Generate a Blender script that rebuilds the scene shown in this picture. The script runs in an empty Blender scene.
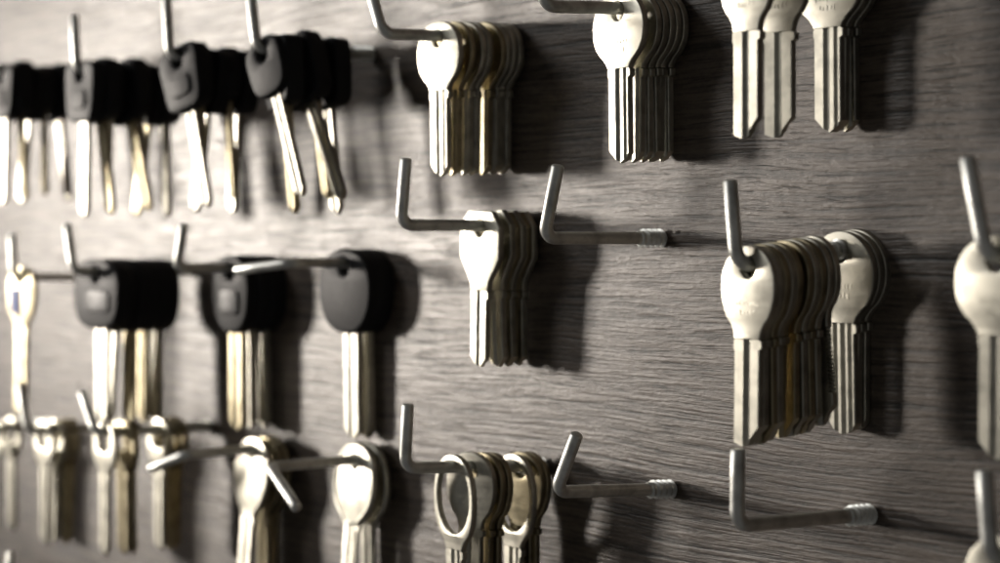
import bpy, bmesh, math, random
from mathutils import Vector, Matrix, Euler
R = math.radians
random.seed(7)
S = bpy.context.scene
COL = S.collection
MM = 0.001

# ------------------------------------------------------------------ camera
FPX, W0, H0 = 1900.0, 1000.0, 563.0         # focal length in photo pixels
HORIZON = 235.0
ANG, DIST = R(53), 0.640
FWD = Vector((-math.sin(ANG), math.cos(ANG), 0))
RIGHT = Vector((math.cos(ANG), math.sin(ANG), 0))
UP = Vector((0, 0, 1))
CAM = -FWD * DIST
cd = bpy.data.cameras.new('camera')
cam = bpy.data.objects.new('camera', cd)
COL.objects.link(cam)
cam.location = CAM
cam.rotation_euler = Matrix((RIGHT, UP, -FWD)).transposed().to_euler()
cd.sensor_width = 36
cd.lens = 36 * FPX / W0
cd.shift_y = -(H0 / 2 - HORIZON) / W0
cd.clip_start, cd.clip_end = 0.01, 50
cd.dof.use_dof = True
cd.dof.focus_distance = 0.545
cd.dof.aperture_fstop = cd.lens / 7.6
cd.dof.aperture_blades = 7
S.camera = cam

def ray(px, py):
    return FWD * FPX + RIGHT * (px - W0 / 2) + UP * (HORIZON - py)

def on_plane(px, py, d):
    """world point seen at photo pixel px,py that stands d metres off the board"""
    r = ray(px, py)
    t = (-d - CAM.y) / r.y
    return CAM + r * t

def proj(p):
    q = p - CAM
    z = q.dot(FWD)
    return (W0 / 2 + FPX * q.dot(RIGHT) / z, HORIZON - FPX * q.z / z)

# ------------------------------------------------------------------ materials
def newmat(name):
    m = bpy.data.materials.new(name)
    m.use_nodes = True
    nt = m.node_tree
    b = nt.nodes['Principled BSDF']
    return m, nt, b

def N(nt, typ, **kw):
    n = nt.nodes.new(typ)
    for k, v in kw.items():
        setattr(n, k, v)
    return n

def metal(name, col, rough, var=0.12, scratch=(60, 60, 900), bump=0.04, dirt=0.35):
    m, nt, b = newmat(name)
    L = nt.links.new
    tc = N(nt, 'ShaderNodeTexCoord')
    oi = N(nt, 'ShaderNodeObjectInfo')
    off = N(nt, 'ShaderNodeVectorMath', operation='ADD')
    L(tc.outputs['Object'], off.inputs[0]); L(oi.outputs['Random'], off.inputs[1])
    mp = N(nt, 'ShaderNodeMapping'); mp.inputs['Scale'].default_value = scratch
    L(off.outputs[0], mp.inputs[0])
    n1 = N(nt, 'ShaderNodeTexNoise'); n1.inputs['Scale'].default_value = 1; n1.inputs['Detail'].default_value = 4
    L(mp.outputs[0], n1.inputs['Vector'])
    n2 = N(nt, 'ShaderNodeTexNoise'); n2.inputs['Scale'].default_value = 180; n2.inputs['Detail'].default_value = 5
    L(off.outputs[0], n2.inputs['Vector'])
    mix = N(nt, 'ShaderNodeMix', data_type='RGBA')
    mix.inputs[6].default_value = (*[c * (1 - dirt) for c in col], 1)
    mix.inputs[7].default_value = (*col, 1)
    cr = N(nt, 'ShaderNodeValToRGB')
    cr.color_ramp.elements[0].position = 0.3; cr.color_ramp.elements[1].position = 0.55
    L(n2.outputs['Fac'], cr.inputs[0]); L(cr.outputs[0], mix.inputs[0])
    hsv = N(nt, 'ShaderNodeHueSaturation')
    mr = N(nt, 'ShaderNodeMapRange'); mr.inputs[3].default_value = 1 - var; mr.inputs[4].default_value = 1 + var
    L(oi.outputs['Random'], mr.inputs[0]); L(mr.outputs[0], hsv.inputs['Value'])
    L(mix.outputs[2], hsv.inputs['Color']); L(hsv.outputs[0], b.inputs['Base Color'])
    rr = N(nt, 'ShaderNodeMapRange'); rr.inputs[3].default_value = rough - .09; rr.inputs[4].default_value = rough + .12
    L(n1.outputs['Fac'], rr.inputs[0]); L(rr.outputs[0], b.inputs['Roughness'])
    bp = N(nt, 'ShaderNodeBump'); bp.inputs['Strength'].default_value = bump * 2; bp.inputs['Distance'].default_value = 0.0002
    L(n1.outputs['Fac'], bp.inputs['Height']); L(bp.outputs[0], b.inputs['Normal'])
    b.inputs['Metallic'].default_value = 1
    return m

def plastic(name, col, rough, spec=.14):
    m, nt, b = newmat(name)
    b.inputs['Specular IOR Level'].default_value = spec
    L = nt.links.new
    tc = N(nt, 'ShaderNodeTexCoord')
    n2 = N(nt, 'ShaderNodeTexNoise'); n2.inputs['Scale'].default_value = 900; n2.inputs['Detail'].default_value = 4
    L(tc.outputs['Object'], n2.inputs['Vector'])
    b.inputs['Base Color'].default_value = (*col, 1)
    rr = N(nt, 'ShaderNodeMapRange'); rr.inputs[3].default_value = rough - .08; rr.inputs[4].default_value = rough + .1
    L(n2.outputs['Fac'], rr.inputs[0]); L(rr.outputs[0], b.inputs['Roughness'])
    bp = N(nt, 'ShaderNodeBump'); bp.inputs['Strength'].default_value = .25; bp.inputs['Distance'].default_value = 0.0002
    L(n2.outputs['Fac'], bp.inputs['Height']); L(bp.outputs[0], b.inputs['Normal'])
    return m

M = {
    'nickel': metal('nickel_silver', (.62, .60, .52), .38),
    'brass': metal('brass', (.50, .44, .30), .38),
    'steel': metal('zinc_plated_steel', (.90, .91, .87), .42, scratch=(300, 300, 300)),
    'black': plastic('black_plastic', (.016, .016, .018), .5),
    'grey': plastic('dark_grey_plastic', (.03, .03, .032), .4),
    'blue': plastic('blue_plastic', (.12, .17, .42), .5),
}

def board_material():
    m, nt, b = newmat('dark_wood_laminate')
    L = nt.links.new
    tc = N(nt, 'ShaderNodeTexCoord')
    # broad wander of the grain lines
    wn = N(nt, 'ShaderNodeTexNoise'); wn.inputs['Scale'].default_value = 9; wn.inputs['Detail'].default_value = 2
    ms = N(nt, 'ShaderNodeMapping'); ms.inputs['Scale'].default_value = (.6, 1, 1.6)
    L(tc.outputs['Object'], ms.inputs[0]); L(ms.outputs[0], wn.inputs['Vector'])
    sub = N(nt, 'ShaderNodeMath', operation='SUBTRACT'); L(wn.outputs['Fac'], sub.inputs[0]); sub.inputs[1].default_value = .5
    mul = N(nt, 'ShaderNodeMath', operation='MULTIPLY'); L(sub.outputs[0], mul.inputs[0]); mul.inputs[1].default_value = .012
    cmb = N(nt, 'ShaderNodeCombineXYZ'); L(mul.outputs[0], cmb.inputs['Z'])
    add = N(nt, 'ShaderNodeVectorMath', operation='ADD'); L(tc.outputs['Object'], add.inputs[0]); L(cmb.outputs[0], add.inputs[1])
    def streak(sx, sz, det, rough=.55):
        mp = N(nt, 'ShaderNodeMapping'); mp.inputs['Scale'].default_value = (sx, 1, sz)
        L(add.outputs[0], mp.inputs[0])
        n = N(nt, 'ShaderNodeTexNoise'); n.inputs['Scale'].default_value = 1; n.inputs['Detail'].default_value = det
        n.inputs['Roughness'].default_value = rough
        L(mp.outputs[0], n.inputs['Vector'])
        return n
    fine = streak(36, 950, 3)
    mid = streak(11, 420, 3)
    weave = streak(330, 1000, 3, .7)
    broad = streak(5, 30, 2)
    def ramp(src, p0, p1, c0=(0, 0, 0, 1), c1=(1, 1, 1, 1)):
        r = N(nt, 'ShaderNodeValToRGB')
        r.color_ramp.elements[0].position = p0; r.color_ramp.elements[1].position = p1
        r.color_ramp.elements[0].color = c0; r.color_ramp.elements[1].color = c1
        L(src, r.inputs[0]); return r
    rf = ramp(fine.outputs['Fac'], .36, .62)
    rm = ramp(mid.outputs['Fac'], .36, .58)
    def fm(op, a, bb):
        n = N(nt, 'ShaderNodeMath', operation=op)
        for i, v in enumerate((a, bb)):
            if isinstance(v, (int, float)): n.inputs[i].default_value = v
            else: L(v, n.inputs[i])
        return n.outputs[0]
    g = fm('ADD', fm('MULTIPLY', rf.outputs[0], .38), fm('MULTIPLY', rm.outputs[0], .3))
    g = fm('ADD', g, fm('MULTIPLY', weave.outputs['Fac'], .75))
    pore = streak(55, 1100, 3)
    rp = ramp(pore.outputs['Fac'], .57, .64)
    patch = N(nt, 'ShaderNodeTexNoise'); patch.inputs['Scale'].default_value = 11; patch.inputs['Detail'].default_value = 3
    L(add.outputs[0], patch.inputs['Vector'])
    rpt = ramp(patch.outputs['Fac'], .4, .65, (.25, .25, .25, 1))
    g = fm('SUBTRACT', g, fm('MULTIPLY', fm('MULTIPLY', rp.outputs[0], rpt.outputs[0]), .36))
    g2 = fm('ADD', fm('MULTIPLY', g, .75), fm('ADD', fm('MULTIPLY', broad.outputs['Fac'], .25), fm('MULTIPLY', patch.outputs['Fac'], .15)))
    col = N(nt, 'ShaderNodeValToRGB')
    e = col.color_ramp.elements
    e[0].position = .42; e[0].color = (.012, .0095, .008, 1)
    e[1].position = .88; e[1].color = (.125, .098, .078, 1)
    x = e.new(.6); x.color = (.043, .0345, .0285, 1)
    L(g2, col.inputs[0]); L(col.outputs[0], b.inputs['Base Color'])
    rr = N(nt, 'ShaderNodeMapRange'); rr.inputs[3].default_value = .52; rr.inputs[4].default_value = .38
    L(g, rr.inputs[0]); L(rr.outputs[0], b.inputs['Roughness'])
    bp = N(nt, 'ShaderNodeBump'); bp.inputs['Strength'].default_value = .5; bp.inputs['Distance'].default_value = .00045
    L(g, bp.inputs['Height']); L(bp.outputs[0], b.inputs['Normal'])
    b.inputs['Specular IOR Level'].default_value = .6
    return m

# ------------------------------------------------------------------ object helpers
def mesh_obj(name, me, mat, parent=None):
    o = bpy.data.objects.new(name, me)
    COL.objects.link(o)
    if mat is not None and not me.materials:
        me.materials.append(mat)
    if parent: o.parent = parent
    return o

def smooth(me, ang=40):
    for p in me.polygons: p.use_smooth = True
    me.set_sharp_from_angle(angle=R(ang))

def thing(name, label, cat, group=None):
    o = bpy.data.objects.new(name, None)
    o.empty_display_size = .005
    COL.objects.link(o)
    o['label'] = label; o['category'] = cat
    if group: o['group'] = group
    return o

def copy_tree(o, parent=None):
    c = o.copy(); COL.objects.link(c)
    if parent: c.parent = parent
    for ch in list(o.children): copy_tree(ch, c)
    return c

# board -------------------------------------------------------------
bm = bmesh.new()
bmesh.ops.create_cube(bm, size=1)
for v in bm.verts:
    v.co = Vector((v.co.x * 1.7 - .25, v.co.y * .018 + .009, v.co.z * 1.1))
bmesh.ops.bevel(bm, geom=bm.edges[:], offset=.0012, segments=2, affect='EDGES')
me = bpy.data.meshes.new('wall_board'); bm.to_mesh(me); bm.free()
board = mesh_obj('wall_board', me, board_material())
board['kind'] = 'structure'
board['label'] = 'dark brown wood grain board that the hooks are screwed into'

# hooks -------------------------------------------------------------
RW = 1.9 * MM
def sweep(pts, rad, seg=16, capr=.75):
    """round rod along pts with a chamfered flat end"""
    bm = bmesh.new()
    dirs = []
    for i in range(len(pts)):
        a = pts[max(i - 1, 0)]; b = pts[min(i + 1, len(pts) - 1)]
        dirs.append((b - a).normalized())
    n = dirs[0].orthogonal().normalized()
    rings = []
    P = [(p, d, rad) for p, d in zip(pts, dirs)]
    end, ed = pts[-1], dirs[-1]
    P[-1] = (end - ed * rad * .25, ed, rad)
    P.append((end, ed, rad * capr))
    for p, d, r in P:
        n = (n - d * n.dot(d)).normalized()
        b = d.cross(n)
        rings.append([bm.verts.new(p + (n * math.cos(2 * math.pi * k / seg) + b * math.sin(2 * math.pi * k / seg)) * r) for k in range(seg)])
    for i in range(len(rings) - 1):
        for k in range(seg):
            bm.faces.new((rings[i][k], rings[i][(k + 1) % seg], rings[i + 1][(k + 1) % seg], rings[i + 1][k]))
    bm.faces.new(list(reversed(rings[0]))); bm.faces.new(rings[-1])
    bmesh.ops.recalc_face_normals(bm, faces=bm.faces[:])
    me = bpy.data.meshes.new('rod'); bm.to_mesh(me); bm.free()
    smooth(me, 50)
    return me

def thread_mesh(d0, length, pitch=2.1 * MM):
    bm = bmesh.new()
    nz, nt_ = 96, 28
    rows = []
    for i in range(nz + 1):
        z = -.002 + (length + .002) * i / nz
        row = []
        for k in range(nt_):
            th = 2 * math.pi * k / nt_
            ph = (z / pitch - k / nt_) % 1.0
            tri = max(0, 1 - abs(ph - .5) / .2) ** 1.2
            fade = min(1, max(0, (length - z) / (pitch * .8)))
            r = RW * 1.02 + 1.05 * MM * tri * fade
            row.append(bm.verts.new((r * math.cos(th), r * math.sin(th), z)))
        rows.append(row)
    for i in range(nz):
        for k in range(nt_):
            bm.faces.new((rows[i][k], rows[i][(k + 1) % nt_], rows[i + 1][(k + 1) % nt_], rows[i + 1][k]))
    bm.faces.new(rows[0]); bm.faces.new(rows[-1])
    bmesh.ops.recalc_face_normals(bm, faces=bm.faces[:])
    me = bpy.data.meshes.new('screw_thread'); bm.to_mesh(me); bm.free()
    smooth(me, 45)
    q = d0.to_track_quat('Z', 'Y')
    me.transform(q.to_matrix().to_4x4())
    return me

def hook(bend, tip, label, base=None, L=46, sag=0.0, out=0.0):
    """bend / tip / base are photo pixels; the rod is a real bent rod of that length off the board.
    sag: how far (mm) the bend stands below the screw; out: how far (mm) the tip leans off the board"""
    if base:
        b0 = on_plane(base[0], base[1], 0)
        r = ray(*bend); t = (b0.x - CAM.x) / r.x
        b1 = CAM + r * t
    else:
        b1 = on_plane(bend[0], bend[1], L * MM)
        b0 = Vector((b1.x, 0, b1.z + sag * MM))
    t1 = on_plane(tip[0], tip[1], -b1.y + out * MM)
    root = thing('screw_hook', label, 'hook', 'L shaped screw hooks in the board')
    root.location = b0
    d0 = (b1 - b0).normalized(); d1 = (t1 - b1).normalized()
    rad = 4.2 * MM
    ang = d0.angle(d1)
    tl = rad * math.tan(ang / 2)
    a, c = b1 - d0 * tl, b1 + d1 * tl
    pts = [b0 - d0 * .004, b0 + d0 * .004]
    for i in range(1, 6): pts.append(b0.lerp(a, .1 + .9 * i / 5) )
    nrm = d0.cross(d1).normalized()
    side = nrm.cross(d0)
    cen = a + side * rad
    for i in range(1, 10):
        th = ang * i / 10
        pts.append(cen - side * rad * math.cos(th) + d0 * rad * math.sin(th))
    pts.append(c); pts.append(c.lerp(t1, .5)); pts.append(t1)
    pts = [p - b0 for p in pts]
    mesh_obj('rod', sweep(pts, RW), M['steel'], root)
    mesh_obj('screw_thread', thread_mesh(d0, .0105), M['steel'], root)
    root['_n'] = 0
    return dict(root=root, b0=b0, b1=a)

def at_x(h, px):
    lo, hi = 0.0, 1.0
    for _ in range(50):
        m = (lo + hi) / 2
        x = proj(h['b0'].lerp(h['b1'], m))[0]
        if x > px: lo = m
        else: hi = m
    return h['b0'].lerp(h['b1'], lo)

# keys --------------------------------------------------------------
HR = 2.9        # hole radius, mm
def circle(r, cx, cy, n=28, cw=True):
    return [(cx + r * math.cos((-1 if cw else 1) * 2 * math.pi * k / n), cy + r * math.sin((-1 if cw else 1) * 2 * math.pi * k / n)) for k in range(n)]

def plate(name, loops, th, bev):
    """flat plate with holes, thickness th along y, in mm"""
    cu = bpy.data.curves.new(name, 'CURVE')
    cu.dimensions = '2D'; cu.fill_mode = 'BOTH'
    cu.extrude = (th / 2 - bev) * MM
    cu.bevel_depth = bev * MM; cu.bevel_resolution = 2
    cu.offset = -bev * MM
    for lp in loops:
        sp = cu.splines.new('POLY'); sp.points.add(len(lp) - 1)
        for p, (x, y) in zip(sp.points, lp): p.co = (x * MM, y * MM, 0, 1)
        sp.use_cyclic_u = True
    o = bpy.data.objects.new(name, cu); COL.objects.link(o)
    dg = bpy.context.evaluated_depsgraph_get(); dg.update()
    me = bpy.data.meshes.new_from_object(o.evaluated_get(dg))
    bpy.data.objects.remove(o); bpy.data.curves.remove(cu)
    bm = bmesh.new(); bm.from_mesh(me)
    bmesh.ops.remove_doubles(bm, verts=bm.verts[:], dist=1e-6)
    bm.to_mesh(me); bm.free()
    me.transform(Matrix.Rotation(R(90), 4, 'X'))
    me.name = name
    me.materials.clear()
    smooth(me, 35)
    return me

def bow_outline(w, h, n, neck, neck_len, top=5.6, taper=0.0, flare=.36):
    """superellipse bow that flows into a neck; returns outline and the y where the blade starts"""
    cy = top - h / 2
    pts = []
    K = 80
    for k in range(K + 1):
        th = -math.pi / 2 + 2 * math.pi * k / K
        c, s = math.cos(th), math.sin(th)
        x = w / 2 * math.copysign(abs(c) ** (2 / n), c); y = cy + h / 2 * math.copysign(abs(s) ** (2 / n), s)
        x *= 1 + taper * (y - cy) / (h / 2)
        if y < cy and abs(x) < w * flare: continue
        pts.append((x, y))
    yb = cy - h / 2 - neck_len * .35
    def foot(p, sx):
        x0, y0 = p; x1, y1 = sx * neck / 2, yb + .3
        cx, cyy = sx * (neck / 2 + .2), y0 - (abs(x0) - neck / 2) * .75
        return [((1 - t) ** 2 * x0 + 2 * t * (1 - t) * cx + t * t * x1, (1 - t) ** 2 * y0 + 2 * t * (1 - t) * cyy + t * t * y1) for t in (.15, .3, .45, .6, .75, .9, 1)]
    right, left = pts[0], pts[-1]
    pts = pts + foot(left, -1) + [(-neck / 2, yb), (neck / 2, yb)] + list(reversed(foot(right, 1)))
    return pts, yb

def hex_outline(w, h, neck, neck_len, top=5.6):
    a = [(-w * .30, top), (w * .30, top), (w / 2, top - h * .22), (w / 2, top - h * .66), (neck / 2 + .4, top - h)]
    yb = top - h - neck_len
    right = a[1:] + [(neck / 2, yb)]
    left = [(-x, y) for x, y in reversed(right)]
    return [(x, y) for x, y in (left[:0] + right[::-1] + left[::-1])], yb

def blade_mesh(y0, length, w, th, grooves, tip='spear', teeth=0.0, edge=0.0):
    """blade below y0 (mm): cross-section with milled grooves drawn down to a shaped tip"""
    xs = [-w / 2, -w / 2 + .25]
    for g0, g1, dp in grooves:
        a, b = g0 * w / 2, g1 * w / 2
        xs += [a, a + .38 * (b - a), a + .62 * (b - a), b]
    xs += [w / 2 - .25, w / 2]
    def depth(x, side):
        t = th / 2
        if abs(abs(x) - w / 2) < 1e-6: return t - .25
        for i, (g0, g1, dp) in enumerate(grooves):
            a, b = g0 * w / 2, g1 * w / 2
            if (dp > 0) == (side > 0): continue
            if a - 1e-3 < x < b + 1e-3:
                f = (x - a) / (b - a)
                return t - abs(dp) * max(0, min(1, min(f, 1 - f) / .38))
        return t
    def zend(x):
        f = x / (w / 2)
        if tip == 'spear': return -length + (abs(f - .1) ** 1.3) * 3.6
        if tip == 'slant': return -length + max(0, f + .1) * 5 + max(0, -f - .5) * 2
        if tip == 'round': return -length + (1 - math.sqrt(max(0, 1 - (f * .97) ** 2))) * w / 2
        return -length + max(0, abs(f) - .55) * 4
    xs = sorted(set(round(x, 4) for x in xs))
    loop = [(x, depth(x, 1)) for x in xs] + [(x, -depth(x, -1)) for x in reversed(xs)]
    fs = [i / 42 for i in range(43)] if teeth else [0, .5 / length, 2.6 / length, 3.2 / length, .3, .5, .7, .9, .96, 1]
    bm = bmesh.new(); rings = []
    nz = len(fs) - 1
    for i, f in enumerate(fs):
        ring = []
        for x, y in loop:
            z = zend(x) * f
            xx = x
            if edge and not teeth and 1 <= i <= 2 and x > w / 2 - .5: xx += edge
            if edge and not teeth and 1 <= i <= 2 and x < -w / 2 + .5: xx -= edge * .35
            if teeth and x > w / 2 - .5 and .08 < f < .88:
                xx -= teeth * (i % 2)
            ring.append(bm.verts.new((xx * MM, y * MM, (y0 + z) * MM)))
        rings.append(ring)
    n = len(loop)
    for i in range(nz):
        for k in range(n):
            bm.faces.new((rings[i][k], rings[i][(k + 1) % n], rings[i + 1][(k + 1) % n], rings[i + 1][k]))
    # caps as strips between the two faces
    m = len(xs)
    for rg in (rings[0], rings[-1]):
        for k in range(m - 1):
            bm.faces.new((rg[k], rg[k + 1], rg[n - 2 - k], rg[n - 1 - k]))
    bmesh.ops.recalc_face_normals(bm, faces=bm.faces[:])
    me = bpy.data.meshes.new('blade'); bm.to_mesh(me); bm.free()
    smooth(me, 25)
    return me

def tube_ring(pts, r, y):
    bm = bmesh.new(); seg = 8; rings = []
    n = len(pts)
    for i in range(n):
        a = Vector((*pts[i - 1], 0)); b = Vector((*pts[(i + 1) % n], 0)); p = Vector((*pts[i], 0))
        d = (b - a).normalized(); nn = Vector((d.y, -d.x, 0))
        rings.append([bm.verts.new(((p.x + nn.x * r * math.cos(2 * math.pi * k / seg)) * MM, (y + 1.15 * r * math.sin(2 * math.pi * k / seg)) * MM,
                                    (p.y + nn.y * r * math.cos(2 * math.pi * k / seg)) * MM)) for k in range(seg)])
    for i in range(n):
        for k in range(seg):
            bm.faces.new((rings[i][k], rings[i][(k + 1) % seg], rings[(i + 1) % n][(k + 1) % seg], rings[(i + 1) % n][k]))
    bmesh.ops.recalc_face_normals(bm, faces=bm.faces[:])
    me = bpy.data.meshes.new('rim'); bm.to_mesh(me); bm.free(); smooth(me, 60)
    return me

G1 = [(-.3, .2, .85), (-.1, .4, -.6), (.5, .85, .7)]
G2 = [(-.25, .3, .9), (.3, .8, -.6)]
G3 = [(-.6, -.25, .7), (-.05, .35, .8), (.5, .85, .7)]
PARTS = {}
def build_parts(kind, mat):
    """list of (name, mesh, material, parent index or None)"""
    key = (kind, mat)
    if key in PARTS: return PARTS[key]
    hole = circle(HR, 0, 0)
    m = M[mat]
    out = []
    def metal_key(outline, yb, L, w=9.0, th=2.2, gr=G1, tip='spear', holes=(hole,), teeth=0):
        bow = plate('bow', [outline, *holes], th, .3)
        if kind in ('round', 'oval', 'disc'):
            b2 = bmesh.new(); b2.from_mesh(bow)
            rs = random.Random(len(PARTS) + 3)
            for row, yy in enumerate((-9.2, -11.6)):
                for k in range(7 - row * 2):
                    xx = (k - 3 + row) * 1.25
                    hh = rs.choice((1.1, 1.5, 1.5, .8)); ww = rs.choice((.35, .5, .8))
                    mtx = Matrix.Translation((xx * MM, -(th / 2) * MM, (yy + rs.uniform(-.2, .2)) * MM)) @ Matrix.Diagonal((ww * MM, .22 * MM, hh * MM, 1))
                    bmesh.ops.create_cube(b2, size=1, matrix=mtx)
            b2.to_mesh(bow); b2.free()
        out.append(('bow', bow, m, None))
        out.append(('blade', blade_mesh(yb + .02, L, w, th - .04, gr, tip, teeth, edge=1.0), m, None))
    if kind == 'oval':
        o, y = bow_outline(19.3, 23, 2.1, 9.4, 3.0, taper=.07); metal_key(o, y, 27.6, tip='slant', gr=G2)
    elif kind == 'round':
        o, y = bow_outline(23, 21.5, 2.15, 9.8, 3.2); metal_key(o, y, 28, gr=G1)
    elif kind == 'disc':
        o, y = bow_outline(23, 24, 2.0, 9.4, 2.0); metal_key(o, y, 29.5, gr=G3, tip='round')
    elif kind == 'toothed':
        o, y = bow_outline(18, 21, 2.2, 9.4, 3.0); metal_key(o, y, 28, gr=G2, teeth=1.8, tip='slant')
    elif kind == 'hex':
        o, y = hex_outline(21, 23, 9.2, 3.0); metal_key(o, y, 25, gr=G2, w=8.2)
    elif kind == 'inlaid':
        o, y = bow_outline(22, 26, 2.3, 9.4, 3.0, taper=.06); metal_key(o, y, 40, gr=G2)
        pan = plate('blue_inlay', [[(-8.5, -4.2), (-7.5, -14.5), (0, -17), (0, -4.2)]], .8, .2)
        pan.transform(Matrix.Translation((0, -1.3 * MM, 0)))
        out.append(('blue_inlay', pan, M['blue'], 0))
    elif kind == 'long_oval':
        o, y = bow_outline(25.5, 30, 2.1, 9.4, 3.0, taper=.12, flare=.25); metal_key(o, y, 29, tip='slant', gr=G2)
    elif kind == 'rimmed':
        o, y = bow_outline(26, 27, 2.2, 9.6, 2.5, top=6); metal_key(o, y, 30, gr=G1, th=1.7)
        out.append(('rim', tube_ring([(x * .985, yy) for x, yy in o], 1.25, 0), m, 0))
    elif kind == 'ringed':     # open ring bow
        o, y = bow_outline(23, 29, 2.2, 9.6, 2.5, top=4.9)
        ell = [(9.6 * math.cos(-2 * math.pi * k / 48), -8.6 + 11.5 * math.sin(-2 * math.pi * k / 48)) for k in range(48)]
        metal_key(o, y, 30, gr=G1, th=2.0, holes=(ell,))
    elif kind == 'wide_hole':
        o, y = bow_outline(20.5, 20, 2.3, 7.6, 3.0, top=6.5)
        slot = [(x, yy) for x, yy in reversed([(5.2 * math.copysign(abs(math.cos(t)) ** .7, math.cos(t)), -1.2 + 4.9 * math.copysign(abs(math.sin(t)) ** .7, math.sin(t))) for t in [2 * math.pi * k / 32 for k in range(32)]])]
        metal_key(o, y, 34, w=7.6, gr=G2, holes=(slot,))
    else:   # plastic headed car keys
        shapes = {'square_head': (23, 25, 5.0, 7.2), 'small_head': (20, 21, 3.2, 6.4), 'big_head': (37, 29, 2.9, 7.6), 'oval_head': (25, 31, 2.4, 7.4), 'disc_head': (30, 30.5, 2.3, 8.0), 'plain_head': (33, 31, 2.3, 8.0), 'blue_head': (19, 24, 2.4, 5)}
        w, h, n, th = shapes[kind]
        top = 5.2 if kind in ('square_head', 'small_head') else 6.5
        cy = top - h / 2
        lp = []
        for k in range(64):
            t = 2 * math.pi * k / 64; c, s = math.cos(t), math.sin(t)
            y = cy + h / 2 * math.copysign(abs(s) ** (2 / n), s)
            tp = (.10 if kind == 'square_head' else .05) * (y - cy) / (h / 2)
            lp.append((w / 2 * (1 + tp) * math.copysign(abs(c) ** (2 / n), c), y))
        hm = M['blue'] if kind == 'blue_head' else M['black']
        out.append(('head', plate('head', [lp, circle(HR + .4, 0, 0)], th, 1.1), hm, None))
        yb = top - h + 1.2
        gr = [(-.4, .35, .7), (-.35, .4, -.7)]
        out.append(('blade', blade_mesh(yb, 40, {'square_head': 5.6, 'small_head': 5.0}.get(kind, 9.0), 2.4, gr, 'spear'), m, None))
        if kind in ('big_head', 'oval_head', 'disc_head', 'square_head'):
            bw, bh = (w * .52, h * .33)
            bl = []
            for k in range(40):
                t = 2 * math.pi * k / 40; c, s = math.cos(t), math.sin(t)
                bl.append((bw / 2 * math.copysign(abs(c) ** .5, c) + (2.5 if kind == 'big_head' else 0), cy - 3.2 + bh / 2 * math.copysign(abs(s) ** .5, s)))
            bme = plate('badge_panel', [bl], 1.4, .35)
            bme.transform(Matrix.Translation((0, -(th / 2 + .15) * MM, 0)))
            out.append(('badge_panel', bme, M['black' if kind == 'square_head' else 'grey'], 0))
    PARTS[key] = out
    return out

PROTO = {}
def make_key(kind, mat):
    key = (kind, mat)
    if key in PROTO:
        return copy_tree(PROTO[key])
    t = thing('car_key' if kind.endswith('head') else 'metal_key', '', 'key')
    objs = []
    for nm, me, mm, par in build_parts(kind, mat):
        o = mesh_obj(nm, me, mm, t if par is None else objs[par])
        objs.append(o)
    PROTO[key] = t
    return t

ORD = ['front', 'second', 'third', 'fourth', 'fifth', 'sixth', 'seventh', 'eighth', 'ninth', 'tenth', 'eleventh', 'twelfth', 'thirteenth']
def stack(h, where, items, group):
    """items: (pixel x of the hole, kind, metal, roll deg, yaw deg, look [, pitch deg])"""
    for i, it in enumerate(items):
        px, kind, mat, roll, yaw, look = it[:6]
        pitch = it[6] if len(it) > 6 else random.uniform(-1, 1)
        p = at_x(h, px)
        k = make_key(kind, mat)
        hr = {'wide_hole': 3.6}.get(kind, HR + (.4 if kind.endswith('head') else 0)) * MM
        k.location = p - Vector((0, 0, hr - RW - .05 * MM))
        k.rotation_euler = Euler((R(pitch), R(roll), R(yaw)), 'XYZ')
        pos = 'frontmost' if i == 0 else ORD[i] + ' from the front'
        if len(items) == 1: k['label'] = f'{look} {where}'
        elif i == len(items) - 1 and i > 0: k['label'] = f'{look}, last at the board, {where}'
        else: k['label'] = f'{look}, {pos}, {where}'
        k['group'] = group

r2 = lambda a=1.5: random.uniform(-a, a)

# ---- top row
h = hook((-8, 72), (-12, 22), 'steel hook at the far left end of the top row, holding black keys', L=52)
stack(h, 'far left of top row', [(6.0, 'square_head', 'nickel', 2, 6, 'black square headed car key'), (18.6, 'square_head', 'brass', -14, -7, 'black square headed car key'), (31.2, 'square_head', 'nickel', 9, 8, 'black square headed car key'), (43.8, 'small_head', 'brass', -6, -9, 'small black headed car key'), (56.4, 'square_head', 'nickel', -12, 3, 'black square headed car key')], 'black headed car keys in the top row')
h = hook((77, 70), (74, 15), 'short steel hook rising left of the two tallest uprights, top row', L=58)
stack(h, 'second bunch of top row', [(84.0, 'square_head', 'nickel', 1, 4, 'black square headed car key'), (97.4, 'square_head', 'brass', -11, 9, 'black square headed car key'), (110.8, 'small_head', 'nickel', 6, -9, 'small black headed car key'), (124.2, 'square_head', 'brass', -17, 12, 'black square headed car key'), (137.6, 'small_head', 'nickel', -9, -4, 'small black headed car key'), (151.0, 'square_head', 'brass', 9, 8, 'black square headed car key'), (164.4, 'square_head', 'nickel', -7, -9, 'black square headed car key')], 'black headed car keys in the top row')
h = hook((170, 56), (166, -8), 'steel hook with tall upright before the tilted black key, top row', L=50)
stack(h, 'third bunch of top row', [(184.0, 'square_head', 'nickel', -15, 9, 'tilted black headed car key'), (197.4, 'small_head', 'brass', -7, -9, 'small black headed car key'), (210.8, 'square_head', 'nickel', 9, 7, 'black square headed car key'), (224.2, 'small_head', 'brass', -13, -8, 'small black headed car key'), (237.6, 'square_head', 'nickel', 4, 4, 'black square headed car key')], 'black headed car keys in the top row')
h = hook((257, 49), (250, -12), 'steel hook with long shank, right end of the black keys, top row', base=(373, 54))
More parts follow.
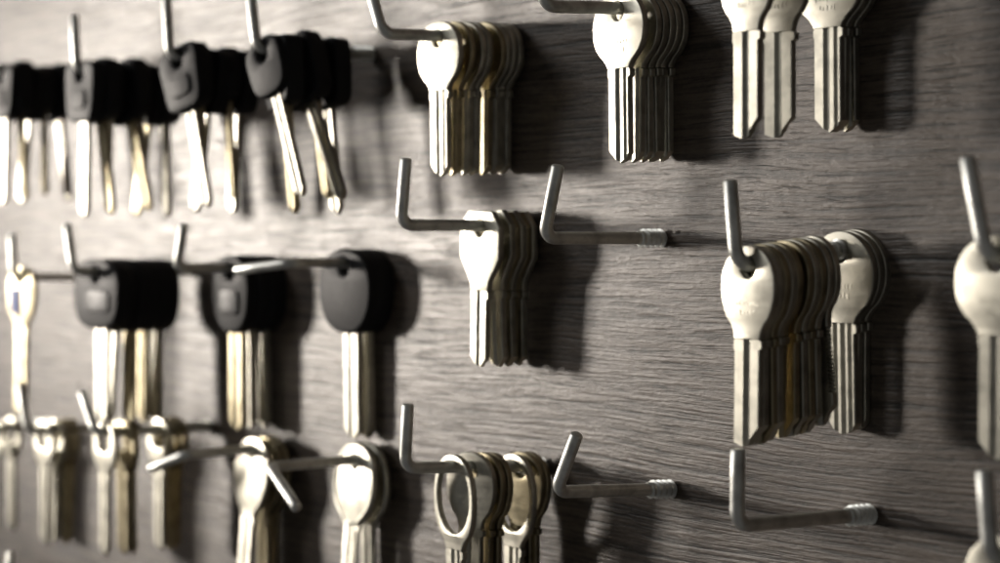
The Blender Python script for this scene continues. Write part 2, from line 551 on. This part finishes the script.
stack(h, 'fourth bunch of top row', [(268.0, 'small_head', 'nickel', -20, 7, 'small black headed car key'), (282.0, 'square_head', 'brass', -12, -9, 'black square headed car key'), (296.0, 'square_head', 'nickel', -26, 9, 'black square headed car key'), (310.0, 'small_head', 'brass', -17, -10, 'small black headed car key'), (324.0, 'square_head', 'nickel', -9, 6, 'black square headed car key')], 'black headed car keys in the top row')

h = hook((383, 34), (370, -12), 'steel hook bent at the top edge, holding the white fronted stack', base=(509, 37))
g = 'nickel silver key blanks in the top row'
stack(h, 'stack on first metal hook, top row',
      [(440, 'round', 'nickel', 0, 1, 'bright round nickel key'), (453, 'round', 'brass', .5, 0, 'dull round brass key'), (464, 'round', 'nickel', 0, 0, 'round nickel key'),
       (470, 'round', 'nickel', -1, 0, 'round nickel key'), (483, 'round', 'brass', .5, 2, 'yellowish round brass key'), (489, 'round', 'nickel', -.5, 0, 'round nickel key'),
       (495, 'round', 'nickel', 0, 0, 'round nickel key'), (501, 'round', 'nickel', .5, 0, 'round nickel key')], g)
h = hook((543, 6), (541, -66), 'steel hook with thick shank crossing the top edge, centre', base=(668, 9))
stack(h, 'stack at top centre',
      [(620, 'round', 'nickel', -1, 0, 'bright round nickel key')] + [(634 + 6.6 * i, 'round', 'nickel', r2(1), r2(.5), 'round nickel key') for i in range(5)], g)
h = hook((712, -46), (706, -118), 'steel hook above the picture edge holding three top right keys', base=(853, -38))
stack(h, 'hook at top right',
      [(748, 'oval', 'nickel', 0, 0, 'pale nickel key with slanted tip'), (780, 'oval', 'nickel', .5, 7, 'pale nickel key turned to the side'),
       (829, 'round', 'nickel', 0, 3, 'pale nickel key with three grooves'), (836, 'round', 'nickel', .5, 2, 'nickel key behind the three grooved one'), (843, 'round', 'nickel', 0, 2, 'nickel key behind the three grooved one')], g)

# ---- middle row
h = hook((14, 277), (12, 234), 'thin steel hook holding the key with the blue inlay, left edge', L=46, sag=-1)
stack(h, 'on the leftmost hook of the middle row', [(12, 'inlaid', 'brass', 0, 9, 'pale key with blue inlay on its bow')], 'keys in the middle row')
h = hook((74, 272), (67, 224), 'bright steel hook with upright left of the big black heads', L=54)
g = 'black headed car keys in the middle row'
stack(h, 'left bunch of middle row',
      [(103, 'big_head', 'nickel', 0, 4, 'wide black headed car key with badge'), (117, 'disc_head', 'nickel', 9, 0, 'black round headed car key'), (131, 'disc_head', 'brass', 0, 2, 'black headed car key with bright blade'),
       (144, 'disc_head', 'brass', 0, 0, 'black round headed car key'), (156, 'disc_head', 'nickel', -2, 0, 'black round headed car key')], g)
h = hook((177, 268), (184, 224), 'dark steel hook with upright leaning right among black keys', base=(268, 268))
stack(h, 'centre bunch of middle row',
      [(237, 'oval_head', 'brass', 0, 5, 'narrow black headed car key with badge'), (249, 'disc_head', 'nickel', 0, 0, 'black round headed car key'), (261, 'disc_head', 'nickel', -2, 0, 'black round headed car key')], g)
h = hook((290, 263), (236, 270), 'steel hook with its bright arm turned sideways over black keys', base=(370, 263), out=9)
stack(h, 'right pair of middle row',
      [(352, 'plain_head', 'nickel', 0, 2, 'smooth round black headed car key'), (364, 'plain_head', 'nickel', -3, -6, 'round black headed car key')], g)
h = hook((401, 225), (406, 158), 'steel hook left of centre holding angular keys, middle row', L=49)
stack(h, 'angular stack of middle row',
      [(482, 'hex', 'nickel', 2, 0, 'pale angular bow nickel key')] + [(493 + 5.6 * i, 'hex', 'brass' if i in (1, 3) else 'nickel', (-3.5, 1.5, -2, 2, -.5)[i], 0, 'angular bow brass key' if i in (1, 3) else 'angular bow nickel key') for i in range(5)], 'angular keys in the middle row')
hook((544, 238), (558, 165), 'empty steel hook near the centre, upright leaning right', base=(663, 238))
h = hook((737, 266), (730, 180), 'steel hook whose upright rises from the big front key', L=45, sag=5)
g = 'nickel key blanks stacked right of centre'
stack(h, 'deep stack right of centre',
      [(747, 'oval', 'nickel', 0, 0, 'bright oval nickel key')] +
      [(754.8 + 6.5 * i, 'oval', ('nickel', 'brass')[i % 2], r2(1.3), r2(.4), ('oval nickel key', 'oval brass key')[i % 2]) for i in range(4)] +
      [(784.5 + 6.5 * i, 'oval', ('brass', 'nickel')[i % 2], r2(1.3), r2(.4), ('oval brass key', 'oval nickel key')[i % 2]) for i in range(4)] +
      [(812, 'toothed', 'nickel', -5, 0, 'key with toothed blade edge')], g)
stack(h, 'round group nearest the board right of centre',
      [(842 + 6.6 * i, 'disc', 'nickel', r2(.8), 2, 'round bow nickel key') for i in range(4)], g)
h = hook((986, 256), (967, 157), 'steel hook at the right edge of the middle row', L=42)
stack(h, 'hook at right edge, middle row', [(993, 'round', 'nickel', 0, 0, 'large pale nickel key cut by the picture edge')], 'keys in the middle row')

# ---- bottom row
h = hook((28, 432), (20, 384), 'thin steel hook at left edge of the bottom row', L=50)
stack(h, 'left end of bottom row', [(45, 'wide_hole', 'nickel', 0, 0, 'nickel key with wide hole')] + [(56 + 8 * i, 'wide_hole', ('nickel', 'brass', 'brass')[i], (3, -3, 2)[i], (0, -9, -12)[i], ('nickel key with wide hole', 'brass key with wide hole', 'brass key with wide hole')[i]) for i in range(3)], 'wide holed keys in the bottom row')
h = hook((-40, 430), (-46, 385), 'steel hook just beyond the left edge, bottom row', L=46)
stack(h, 'at left picture edge, bottom row', [(-5, 'wide_hole', 'nickel', 2, 0, 'nickel key with wide hole'), (12, 'wide_hole', 'nickel', -2, 0, 'nickel key with wide hole')], 'wide holed keys in the bottom row')
h = hook((96, 434), (82, 392), 'steel hook leaning left above two wide holed keys', L=52)
stack(h, 'centre left of bottom row',
      [(103, 'wide_hole', 'nickel', 1, 0, 'nickel key with wide hole'), (123, 'wide_hole', 'brass', 0, 6, 'brass key with wide hole'), (131, 'wide_hole', 'brass', -2, -12, 'dull brass key with wide hole'), (160, 'wide_hole', 'nickel', 0, 0, 'nickel key with wide hole'),
       (168, 'wide_hole', 'brass', -2, 0, 'brass key with wide hole'), (176, 'wide_hole', 'brass', 2, 0, 'brass key with wide hole')], 'wide holed keys in the bottom row')
h = hook((185, 455), (150, 469), 'steel hook with bright arm turned left, bottom row', base=(283, 447), out=6)
stack(h, 'left of the two glaring keys, bottom row', [(254, 'long_oval', 'nickel', 0, 0, 'glaring white oval nickel key', -5), (265, 'long_oval', 'brass', -1, 0, 'oval brass key'), (272, 'long_oval', 'brass', 1, 0, 'oval brass key')], 'bright keys in the bottom row')
h = hook((270, 467), (297, 508), 'steel hook with bright arm hanging down to the right', base=(377, 458), out=6)
stack(h, 'right of the two glaring keys, bottom row', [(357, 'rimmed', 'nickel', 0, -1, 'glaring white rimmed nickel key', -5), (367, 'rimmed', 'nickel', -1, 0, 'rimmed nickel key')], 'bright keys in the bottom row')
h = hook((405, 468), (408, 404), 'steel hook upright left of the ring bow keys, bottom row', base=(545, 466))
stack(h, 'ring bow bunch of bottom row',
      [(455, 'ringed', 'nickel', 0, -4, 'nickel key with open ring bow'), (472, 'oval', 'nickel', 1.5, 14, 'oval nickel key inside the ring'), (484, 'oval', 'brass', 2, 5, 'oval brass key'), (491, 'oval', 'brass', 0, 5, 'oval brass key'),
       (515, 'ringed', 'nickel', 0, -3, 'nickel key with open ring bow'), (522, 'oval', 'brass', 0, 8, 'dark oval brass key'), (528, 'oval', 'brass', -1, 8, 'dark oval brass key')], 'ring bow keys in the bottom row')
hook((556, 492), (577, 434), 'empty steel hook leaning right, bottom row', base=(673, 489))
hook((737, 526), (738, 449), 'empty steel hook under the deep key stack, threads showing', base=(872, 514))
h = hook((991, 560), (984, 470), 'steel hook at the bottom right corner below the pale key', L=48)
stack(h, 'in the bottom right corner', [(1008, 'round', 'nickel', 0, 0, 'nickel key cut by the picture corner')], 'keys in the bottom row')
hook((9, 596), (11, 552), 'hook tip peeking up at the bottom left corner', L=46)

# ------------------------------------------------------------------ light
def area(name, loc, target, size, power, col):
    ld = bpy.data.lights.new(name, 'AREA'); ld.shape = 'DISK'; ld.size = size
    ld.energy = power; ld.color = col
    o = bpy.data.objects.new(name, ld); COL.objects.link(o)
    o.location = loc
    o.rotation_euler = (Vector(target) - Vector(loc)).to_track_quat('-Z', 'Y').to_euler()
    return o
# lamp whose mirror image in the board is seen near photo pixel (300,150)
def mirrored(px, py, T):
    q = CAM + ray(px, py).normalized() * T
    return Vector((q.x, -q.y, q.z))
key_pos = mirrored(345, 170, 2.3)
sl = area('shop_lamp', key_pos, (-.21, 0, .035), .24, .88, (1, .915, .82))
sl.data.spread = R(30)
area('window_light', mirrored(900, -420, 2.6), (.15, 0, 0), .65, 7.0, (1, .98, .95))

w = bpy.data.worlds.new('World'); S.world = w; w.use_nodes = True
bg = w.node_tree.nodes['Background']
bg.inputs[0].default_value = (1, .975, .94, 1); bg.inputs[1].default_value = .062

S.view_settings.view_transform = 'Standard'
S.view_settings.look = 'None'
S.view_settings.exposure = 0
S.view_settings.gamma = 1
S.cycles.filter_width = 1.55
S.cycles.use_denoising = True
print('lamp', key_pos)
